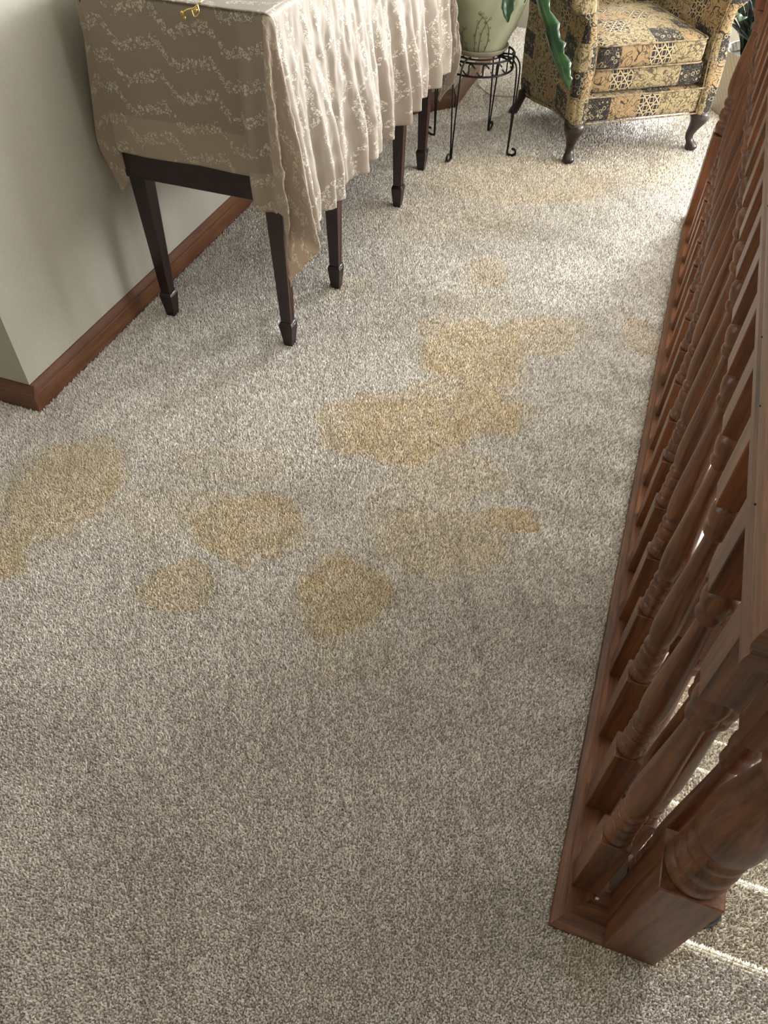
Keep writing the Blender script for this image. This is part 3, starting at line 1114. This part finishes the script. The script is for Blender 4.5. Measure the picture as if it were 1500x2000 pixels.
def corner(m, sx, sy, tk, fk, ak, back=0.0, root=0.0):
    """tk: fan positions 0 (end face) .. 1 (long side); fk: how far the fold stands out there; ak: its heading in degrees (0 end face, 90 long side)"""
    r = np.hypot(du[m], dv[m])
    t = np.arctan2(np.abs(du[m]), np.abs(dv[m])) / (math.pi / 2)
    ro, dn = edge_round(r)
    if sx > 0:
        os_, _ = side_off(r, np.full_like(r, CY0 if sy < 0 else CY1))
    else:
        os_ = ro * 0.9 + 0.012 * ss(r / 0.3)
    if sy < 0:
        of_, _ = front_off(r, np.full_like(r, CX1 if sx > 0 else CX0))
    else:
        of_ = ro
    ox = os_ * ss((t - 0.5) / 0.5) + (ro * ss(t / 0.5) * 0.8 if sx > 0 else 0)
    oy = of_ * ss(1 - t) - back * ss(t / 0.2) * ss(r / 0.15)
    tt = np.linspace(0, 1, 201)
    f0 = np.interp(tt, tk, fk)
    f0 = np.convolve(np.pad(f0, 6, mode='edge'), np.ones(13) / 13, 'valid')
    fin = np.interp(t, tt, f0) * (r * ss(r / 0.10) + root * ss(r / 0.03))
    ang = np.radians(np.interp(t, tk, ak))
    X[m] = (CX1 - RD if sx > 0 else CX0 + RD) + sx * (ox + fin * np.sin(ang))
    Y[m] = (CY0 + RD if sy < 0 else CY1 - RD) + sy * (oy + fin * np.cos(ang))
    Z[m] = CZ - dn * 0.985


corner(right & fr, 1, -1, [0, 0.22, 0.40, 0.55, 0.74, 0.9, 1], [0, 0.09, 0.01, 0.0, 0.13, 0.03, 0], [60, 62, 70, 80, 84, 90, 90])
corner(left & fr, -1, -1, [0, 0.22, 0.31, 0.44, 0.62, 1], [0, 0.0, 0.06, 0.185, 0.18, 0.02], [90, 90, 90, 90, 90, 90], 0.03, 0.12)
corner(right & bk, 1, 1, [0, 0.12, 0.3, 0.5, 0.577, 0.75, 1], [0, 0.10, 0.20, 0.15, 0.01, 0.06, 0], [70, 80, 85, 88, 90, 90, 90])
corner(left & bk, -1, 1, [0, 0.5, 1], [0, 0.12, 0], [40, 50, 60])
wall_lim = -1.503
X = np.maximum(X, wall_lim + 0.004 * vnoise(U, Vv, 20, 1))
# fine crinkle
X += ((vnoise(U * 0.5, Vv * 3.0, 16, 2) - 0.5) * 0.014 + (vnoise(U * 0.9 + 5, Vv * 2.4 + U * 0.3, 34, 2) - 0.5) * 0.007) * ss(np.abs(du) / 0.08) * (du > 0)
Y += (vnoise(U + 3, Vv + 1, 9, 2) - 0.5) * 0.004 * ss(np.abs(dv) / 0.1)
Z += (vnoise(U, Vv, 18, 2) - 0.5) * 0.002
# scalloped hem
dist = np.minimum.reduce([U - us[0], us[-1] - U, Vv - (CY0 - DF * hem_scale(U)), vs[-1] - Vv])
nv, nu = U.shape
verts = np.stack([X, Y, Z], -1).reshape(-1, 3)
faces = []
idx = np.arange(nv * nu).reshape(nv, nu)
faces = np.stack([idx[:-1, :-1], idx[:-1, 1:], idx[1:, 1:], idx[1:, :-1]], -1).reshape(-1, 4)
me = bpy.data.meshes.new('tablecloth')
me.from_pydata(verts.tolist(), [], faces.tolist())
uvl = me.uv_layers.new(name='UVMap')
li = np.zeros(len(me.loops), np.int32)
me.loops.foreach_get('vertex_index', li)
uvl.data.foreach_set('uv', np.stack([U.ravel()[li], Vv.ravel()[li]], 1).astype(np.float32).ravel())
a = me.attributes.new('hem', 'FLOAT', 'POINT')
hem_lit_v = ((dist < 0.105) & (dv < 0)).astype(np.float32) * 0.75
hem_lit_v = np.maximum(hem_lit_v, ((du != 0) & (dv < 0)).astype(np.float32) * 1.0)  # corner flaps coloured paler to stand in for light on and through them
a.data.foreach_set('value', hem_lit_v.ravel())
me.polygons.foreach_set('use_smooth', np.ones(len(me.polygons), bool))
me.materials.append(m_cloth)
cl = bpy.data.objects.new('tablecloth', me)
COL.objects.link(cl)
sol = cl.modifiers.new('thickness', 'SOLIDIFY')
sol.thickness = 0.0012
sol.offset = 1
tag(cl, 'beige cloth embroidered with wavy flower vines draped over the dark sideboard', 'tablecloth')

# brass clip hanging over the near edge of the cloth
cw = thing('cloth_weight', 'small brass ornament hanging over the near top edge of the tablecloth', 'ornament', (-1.085, 1.748, 0.90))
MB().tube(catmull([(-0.028, -0.004, 0.022), (-0.012, -0.006, 0.030), (0.004, -0.004, 0.034), (0.018, 0.0, 0.045), (0.022, 0.012, 0.049)], 5), 0.0022, 8).build('stem', m_brass, cw, smooth=True)
for (x, y, z) in ((-0.029, -0.005, 0.021), (-0.024, -0.006, 0.012), (0.008, -0.005, 0.030)):
    MB().lathe([(0.0005, -0.005), (0.004, -0.003), (0.005, 0), (0.004, 0.003), (0.0005, 0.005)], x, y, 12).build('bead', m_brass, cw, smooth=True).location = (0, 0, z)
MB().tube(catmull([(-0.004, -0.004, 0.032), (0.004, -0.008, 0.018), (0.016, -0.006, 0.026), (0.014, -0.004, 0.042)], 5), 0.0016, 8).build('loop', m_brass, cw, smooth=True)

# ------------------------------------------------------------------ armchair
CH = thing('armchair', 'upholstered armchair in tan and dark patchwork tapestry with cabriole legs', 'armchair', (-0.373, 3.485, 0), math.radians(34.15))
boxuv(rbox(0.305, 0.262, 0.218, 0.60, 0.585, 0.107, 0.02, 9, (0, 0.006, 0)).build('seat_rail', m_tap, CH, smooth=True, angle=60))
boxuv(rbox(0.303, 0.262, 0.322, 0.535, 0.555, 0.098, 0.026, 9, (0, 0.008, 0.006)).build('seat_deck', m_tap, CH, smooth=True, angle=60))
boxuv(rbox(0.290, 0.228, 0.414, 0.500, 0.51, 0.098, 0.024, 10, (0.004, 0.010, 0.030)).build('seat_cushion', m_tap, CH, smooth=True, angle=60))


def welt(pts, parent, r=0.0032, closed=False, name='welt'):
    return MB().tube(pts, r, 6, closed).build(name, m_welt, parent, smooth=True)


def ringpts(cx, cy, z, sx, sy, r, f=0.0):
    out = []
    for (ox, oy, a0) in ((1, -1, -90), (1, 1, 0), (-1, 1, 90), (-1, -1, 180)):
        for k in range(5):
            a = math.radians(a0 + k * 22.5)
            x, y = ox * (sx / 2 - r) + r * math.cos(a), oy * (sy / 2 - r) + r * math.sin(a)
            out.append((cx + x, cy + y, z))
    return out


welt(ringpts(0.290, 0.228, 0.457, 0.499, 0.516, 0.03), CH, 0.0032, True)
welt(ringpts(0.290, 0.228, 0.371, 0.499, 0.516, 0.03), CH, 0.0032, True)
welt([(0.012, -0.034, 0.270), (0.10, -0.041, 0.271), (0.30, -0.045, 0.272), (0.5, -0.041, 0.271), (0.595, -0.034, 0.270)], CH)
welt([(-0.015, -0.035, 0.166), (0.10, -0.036, 0.166), (0.30, -0.038, 0.166), (0.5, -0.036, 0.166), (0.63, -0.033, 0.168)], CH)


def arm_outline():
    return [(0.035, 0.165), (0.036, 0.25), (0.041, 0.33), (0.043, 0.40), (0.034, 0.48), (0.016, 0.56), (0.008, 0.615), (-0.010, 0.648), (-0.040, 0.660), (-0.070, 0.648),
            (-0.088, 0.615), (-0.080, 0.582), (-0.055, 0.565), (-0.030, 0.548), (-0.024, 0.50), (-0.034, 0.44), (-0.040, 0.36), (-0.036, 0.26), (-0.022, 0.165)]


def lean(z):
    return 0.09 * max(0.0, z - 0.22)


AO = [tuple(p) for p in catmull(arm_outline(), 3, True)]


def arm(mir):
    f = (lambda x: 0.61 - x) if mir else (lambda x: x)
    rings = []
    for y in (-0.015, 0.0, 0.10, 0.25, 0.40, 0.52, 0.56):
        e = 0.0 if y > 0 else 0.0
        sag = 0.006 * math.sin(math.pi * min(1, max(0, y) / 0.56))
        dz = 0.0
        rr = []
        for x, z in AO:
            zz_ = z
            if z < 0.3:                        # lower edge dips to the back
                zz_ = z - 0.06 * ss(np.array((y - 0.05) / 0.5)).item() * (0.3 - z) / 0.135
            rr.append((f(x + (sag if x < -0.02 and z < 0.5 else 0) + (0.03 * max(0, y) if z < 0.5 and x < -0.02 else 0)), y + lean(z) * max(0.0, 1 - max(0, y) / 0.56), float(zz_)))
        rings.append(rr)
    o = boxuv(MB().loft(rings).build('arm', m_tap, CH, smooth=True, angle=50))
    # padded front panel
    cxm = sum(p[0] for p in AO) / len(AO)
    pr = []
    for sc, y in ((1.0, -0.012), (1.02, -0.022), (1.0, -0.033), (0.90, -0.041), (0.6, -0.047)):
        q = []
        for i, (x, z) in enumerate(AO):
            # centre line of the strip: shrink towards its own middle
            mx = np.interp(z, [0.16, 0.3, 0.4, 0.5, 0.58, 0.66], [0.006, 0.002, 0.003, 0.004, -0.02, -0.035])
            q.append((f(float(mx + (x - mx) * sc)), y + lean(z), 0.165 + (z - 0.165) * (1 - 0.02 * (1 - sc))))
        pr.append(q)
    boxuv(MB().loft(pr).build('arm_front', m_tap, CH, smooth=True, angle=50))
    inner = [(f(x), -0.036 + lean(z), z) for x, z in AO if True]
    k = len(inner)
    half = inner[:k * 8 // 19 + 1]
    welt(half, CH, 0.0032)
    # welt along the lower side
    pts = []
    for y in (-0.03, 0.05, 0.15, 0.28, 0.42, 0.54):
        pts.append((f(-0.026 + 0.03 * max(0, y)), y, 0.166 - 0.06 * ss(np.array((y - 0.05) / 0.5)).item()))
    welt(pts, CH, 0.0034)


arm(False)
arm(True)
# back with rolled top
bk_r = []
for (x0, x1, y0, y1, z) in ((0.0, 0.61, 0.46, 0.58, 0.11), (-0.01, 0.62, 0.46, 0.60, 0.30), (-0.02, 0.63, 0.46, 0.63, 0.55), (-0.03, 0.64, 0.48, 0.67, 0.75), (-0.02, 0.63, 0.51, 0.70, 0.90), (0.03, 0.58, 0.54, 0.71, 0.98), (0.12, 0.49, 0.58, 0.69, 1.02)):
    bk_r.append([(p[0], p[1], z) for p in ringpts((x0 + x1) / 2, (y0 + y1) / 2, z, x1 - x0, y1 - y0, 0.05)])
boxuv(MB().loft(bk_r).build('back', m_tap, CH, smooth=True, angle=50))


def cabriole(x, y, dx, dy, name):
    mb = MB()
    rings = []
    for z, off, r in ((0.172, 0.004, 0.044), (0.158, 0.012, 0.046), (0.138, 0.020, 0.041), (0.115, 0.017, 0.032), (0.09, 0.007, 0.024), (0.065, -0.001, 0.0185), (0.045, 0.001, 0.0170),
                      (0.034, 0.010, 0.020), (0.023, 0.019, 0.0255), (0.012, 0.021, 0.0270), (0.004, 0.018, 0.024), (0.0, 0.016, 0.020)):
        rings.append([(x + dx * off + r * math.cos(a), y + dy * off + r * math.sin(a), z) for a in [2 * math.pi * j / 18 for j in range(18)]])
    return mb.loft(rings).build('leg', m_leg, CH, smooth=True, angle=70)


cabriole(0.012, 0.0, -0.35, -0.94, 'l')
cabriole(0.600, 0.0, 0.8, -0.6, 'r')
for (x, s) in ((-0.01, -1), (0.60, 1)):
    mb = MB()
    rings = []
    for z, o, r in ((0.115, 0.0, 0.026), (0.08, 0.012, 0.020), (0.05, 0.026, 0.020), (0.025, 0.042, 0.024), (0.008, 0.052, 0.025), (0.0, 0.054, 0.022)):
        rings.append([(x + s * 0.02 * (o / 0.054) + r * math.cos(a), 0.515 + o + r * math.sin(a), z) for a in [2 * math.pi * j / 14 for j in range(14)]])
    mb.loft(rings).build('leg', m_leg, CH, smooth=True, angle=70)

# ------------------------------------------------------------------ wire plant stand, saucer, pot, plant
PX, PY = -0.812, 3.485
ps = thing('plant_stand', 'black wrought iron plant stand with scrolled feet beside the cloth', 'plant stand', (PX, PY, 0))


def circ(r, z, n=40):
    return [(r * math.cos(2 * math.pi * k / n), r * math.sin(2 * math.pi * k / n), z) for k in range(n)]


for r, z in ((0.150, 0.385), (0.150, 0.335)):
    MB().tube(circ(r, z), 0.0042, 8, True).build('ring', m_iron, ps, smooth=True)
MB().tube(circ(0.105, 0.385), 0.0035, 8, True).build('ring', m_iron, ps, smooth=True)
for k in range(16):
    a0 = 2 * math.pi * k / 16
    pts = []
    for t in np.linspace(0, 1, 14):
        a = a0 + (t - 0.5) * 0.34 * 1.0
        zc = 0.360 + 0.0215 * math.sin((t - 0.5) * 2 * math.pi * 0.9)
        rr = 0.150 
        pts.append((rr * math.cos(a + 0.06 * math.sin(t * 2 * math.pi)), rr * math.sin(a + 0.06 * math.sin(t * 2 * math.pi)), zc))
    MB().tube(pts, 0.0032, 6).build('scroll', m_iron, ps, smooth=True)
for k in range(4):
    a = math.radians(-12 + 90 * k)
    lb = MB()
    for s in (-1, 1):
        pr = [(0.108, 0.392, 0.016), (0.150, 0.394, 0.017), (0.176, 0.378, 0.017), (0.188, 0.345, 0.016), (0.190, 0.25, 0.012), (0.189, 0.12, 0.006), (0.187, 0.03, 0.0032), (0.187, 0.008, 0.003)]
        pts = [(r * math.cos(a) - s * q * math.sin(a), r * math.sin(a) + s * q * math.cos(a), z) for r, z, q in pr]
        lb.tube(catmull(pts, 4), 0.0036, 8)
    ob = lb.build('leg', m_iron, ps, smooth=True)
    ft = [(0.186, 0.0075), (0.197, 0.0045), (0.212, 0.0055), (0.224, 0.014), (0.226, 0.025), (0.218, 0.033), (0.207, 0.032)]
    MB().tube(catmull([(r * math.cos(a), r * math.sin(a), z) for r, z in ft], 4), 0.0055, 8).build('scroll_foot', m_iron, ob, smooth=True)

sc_ = MB().lathe([(0.085, 0.0), (0.10, 0.002), (0.118, 0.016), (0.124, 0.026), (0.120, 0.027), (0.112, 0.018), (0.098, 0.008), (0.0, 0.008)], n=40).build('saucer', m_saucer, smooth=True)
sc_.location = (PX, PY, 0.3895)
tag(sc_, 'glazed tan saucer under the green flower pot on the iron stand', 'saucer')

pot = thing('flower_pot', 'pale green glazed pot with painted sprigs standing on the iron stand', 'pot', (PX, PY, 0.398))
POTP = [(0.0, 0.0), (0.094, 0.0), (0.100, 0.005), (0.118, 0.04), (0.139, 0.085), (0.158, 0.13), (0.174, 0.18), (0.180, 0.22), (0.178, 0.255), (0.168, 0.285), (0.160, 0.295), (0.168, 0.305), (0.170, 0.312), (0.160, 0.314), (0.152, 0.30), (0.152, 0.285), (0.0, 0.28)]
POTS = [tuple(p) for p in catmull(POTP[1:-2], 3)] + POTP[-2:]
MB().lathe(POTP[:1] + POTS, n=48, caps=False).build('body', m_pot, pot, smooth=True, angle=60)
MB().lathe([(0.151, 0.284), (0.0, 0.288)], n=24, caps=False).build('soil', m_soil, pot)


def pot_r(z):
    zs, rs = [p[1] for p in POTP[1:8]], [p[0] for p in POTP[1:8]]
    return float(np.interp(z, zs, rs))


def on_pot(az, z, lift=0.0008):
    r = pot_r(z) + lift
    return (r * math.cos(az), r * math.sin(az), z)


A0 = math.radians(-78)
for pts in ([(-.13, .012), (-.14, .06), (-.08, .12), (.02, .155), (.0, .165)], [(.0, .012), (.02, .07), (.10, .12), (.20, .15)], [(.22, .02), (.27, .07), (.2, .12), (.06, .155), (-.08, .17)],
            [(-.42, .012), (-.50, .05), (-.62, .08), (-.70, .09)], [(-.62, .03), (-.55, .07), (-.48, .10), (-.42, .105)]):
    cr = catmull([(A0 + a, z) for a, z in pts], 6)
    sp = MB().tube([on_pot(a, z) for a, z in cr], 0.0014, 6)
    for i in range(2, len(cr) - 1, 3):
        a, z = cr[i]
        c0 = [on_pot(a + (0.035 if i % 2 else -0.035) + 0.025 * math.cos(t), z + 0.004 + 0.004 * math.sin(t), 0.0006) for t in np.linspace(0, 2 * math.pi, 9)[:-1]]
        sp.tube(c0, 0.0008, 5, True)
    sp.build('painted_sprig', m_sprig, pot, smooth=True)


def blade(path, widths, normal_hint, lobes=0, curl=0.0, n_across=6, name='leaf'):
    """a leaf as a lofted strip with real thickness; path is 3-D, widths are half widths"""
    P = [Vector(p) for p in catmull(path, 6)]
    W = np.interp(np.linspace(0, 1, len(P)), np.linspace(0, 1, len(widths)), widths)
    top, mb = [], MB()
    for i, p in enumerate(P):
        d = (P[min(i + 1, len(P) - 1)] - P[max(i - 1, 0)]).normalized()
        s = d.cross(Vector(normal_hint)).normalized()
        nn = s.cross(d).normalized()
        t = i / (len(P) - 1)
        row = []
        for j in range(n_across + 1):
            q = j / n_across * 2 - 1
            wl = W[i]
            if lobes:
                wl *= 1 - 0.34 * abs(math.sin(t * lobes * 4.1 + (1.9 if q > 0 else 0)) * math.sin(t * lobes * 2.3 + q)) ** 0.7 * min(1, t * 3) - 0.12 * ((t * lobes * 2.7 + 0.3 * q) % 1.0)
            row.append(p + s * q * wl + nn * (curl * wl * (abs(q) ** 1.3)) + nn * 0.0)
        top.append(row)
    n = n_across + 1
    vs_, fs_ = [], []
    for row in top:
        vs_ += row
    for i in range(len(top) - 1):
        for j in range(n - 1):
            fs_.append((i * n + j, i * n + j + 1, (i + 1) * n + j + 1, (i + 1) * n + j))
    mb.add(vs_, fs_)
    return mb


def leaf_obj(mb, mat, parent, name='leaf', th=0.0007):
    o = mb.build(name, mat, parent, smooth=True, angle=80)
    s = o.modifiers.new('thickness', 'SOLIDIFY')
    s.thickness = th
    return o


plant = thing('potted_plant', 'green plant with long wavy leaves growing in the pale green pot', 'plant', (PX, PY, 0.685))


def wp(x, y, z):
    return (x - PX, y - PY, z - 0.685)


base = wp(PX, PY, 0.685)
leaf_obj(blade([wp(-0.75, 3.45, 0.72), wp(-0.66, 3.42, 0.74), wp(-0.585, 3.385, 0.64), wp(-0.53, 3.37, 0.545), wp(-0.478, 3.365, 0.45), wp(-0.43, 3.36, 0.375), wp(-0.398, 3.365, 0.325)],
               [0.004, 0.014, 0.034, 0.042, 0.046, 0.042, 0.002], (-0.55, -0.8, 0.2), 6, -0.65), m_leaf, plant)
leaf_obj(blade([wp(-0.78, 3.44, 0.71), wp(-0.73, 3.38, 0.72), wp(-0.69, 3.335, 0.66), wp(-0.675, 3.31, 0.60), wp(-0.668, 3.305, 0.552)],
               [0.004, 0.015, 0.034, 0.03, 0.003], (0.35, -0.9, 0.2), 3, 0.3), m_leaf, plant)
leaf_obj(blade([wp(-0.76, 3.45, 0.71), wp(-0.66, 3.36, 0.74), wp(-0.60, 3.33, 0.70), wp(-0.615, 3.31, 0.62)],
               [0.004, 0.012, 0.014, 0.002], (0.9, -0.3, 0.3), 0, 0.2), m_leaf, plant)
leaf_obj(blade([wp(-0.76, 3.46, 0.71), wp(-0.62, 3.43, 0.74), wp(-0.53, 3.40, 0.68), wp(-0.47, 3.38, 0.632)],
               [0.004, 0.02, 0.038, 0.004], (-0.2, -0.5, 0.9), 4, 0.2), m_leaf, plant)
for k in range(9):
    a = math.radians(40 + 34 * k)
    h = 0.18 + 0.1 * random.random()
    L = 0.20 + 0.08 * random.random()
    leaf_obj(blade([(0.03 * math.cos(a), 0.03 * math.sin(a), 0), (0.08 * math.cos(a), 0.08 * math.sin(a), h * 0.8), (L * 0.8 * math.cos(a), L * 0.8 * math.sin(a), h), (L * math.cos(a), L * math.sin(a), h * 0.75)],
                   [0.004, 0.008, 0.038, 0.003], (-math.cos(a) * 0.4, -math.sin(a) * 0.4, 0.9), 3, 0.25), m_leaf, plant)

# ------------------------------------------------------------------ floor planter behind the chair
QX, QY = 0.365, 4.40
pp = thing('floor_planter', 'beige woven-look cylinder planter on the floor behind the armchair', 'planter', (QX, QY, 0))
MB().lathe([(0.0, 0.0), (0.165, 0.0), (0.170, 0.004), (0.178, 0.255), (0.176, 0.262), (0.168, 0.262), (0.165, 0.22), (0.0, 0.22)], n=48, caps=False).build('body', m_planter, pp, smooth=True, angle=40)
MB().lathe([(0.165, 0.222), (0.0, 0.226)], n=24, caps=False).build('soil', m_soil, pp)
lp = thing('leafy_floor_plant', 'dark strap-leaved plant with pale variegated tops in the beige floor planter', 'plant', (QX, QY, 0.226))
for k in range(120):
    a = random.uniform(0, 2 * math.pi) if k % 2 else random.uniform(math.radians(165), math.radians(275))
    r0 = random.uniform(0.01, 0.10)
    sp_r = random.uniform(0.06, 0.26)
    h = random.uniform(0.15, 0.45)
    p0 = (r0 * math.cos(a), r0 * math.sin(a), 0)
    p1 = ((r0 + sp_r * 0.35) * math.cos(a + 0.1), (r0 + sp_r * 0.35) * math.sin(a + 0.1), h * 0.55)
    p2 = ((r0 + sp_r) * math.cos(a + 0.15), (r0 + sp_r) * math.sin(a + 0.15), h)
    leaf_obj(blade([p0, p1, p2], [0.004, 0.007, 0.005, 0.001], (-math.sin(a), math.cos(a), 0.25), 0, 0.4, 2), m_dleaf, lp, 'strap_leaf')
for k in range(30):
    a = random.uniform(0, 2 * math.pi) if k % 3 == 0 else random.uniform(math.radians(160), math.radians(300))
    r = random.uniform(0.05, 0.27)
    h = random.uniform(0.15, 0.34)
    c = Vector((r * math.cos(a), r * math.sin(a), h))
    d = Vector((math.cos(a + random.uniform(-1, 1)), math.sin(a + random.uniform(-1, 1)), random.uniform(-0.4, 0.5)))
    L = random.uniform(0.05, 0.085)
    leaf_obj(blade([c - d * L * 0.5, c + Vector((0, 0, 0.008)), c + d * L * 0.5 - Vector((0, 0, 0.008))], [0.003, 0.020, 0.022, 0.001], (0.1, -0.3, 1), 0, 0.3, 4), m_varieg, lp, 'variegated_leaf')

# lamp cord on the carpet by the splayed baseboard
cd = MB().tube(catmull([(-0.999, 4.37, 0.05), (-0.995, 4.33, 0.012), (-0.97, 4.22, 0.009), (-0.90, 4.12, 0.009), (-0.84, 4.09, 0.009), (-0.70, 4.16, 0.009), (-0.6, 4.4, 0.009), (-0.55, 4.8, 0.009)], 6), 0.003, 6).build('power_cord', m_saucer, smooth=True)
tag(cd, 'thin brown power cord curving over the carpet from baseboard to armchair', 'cord')
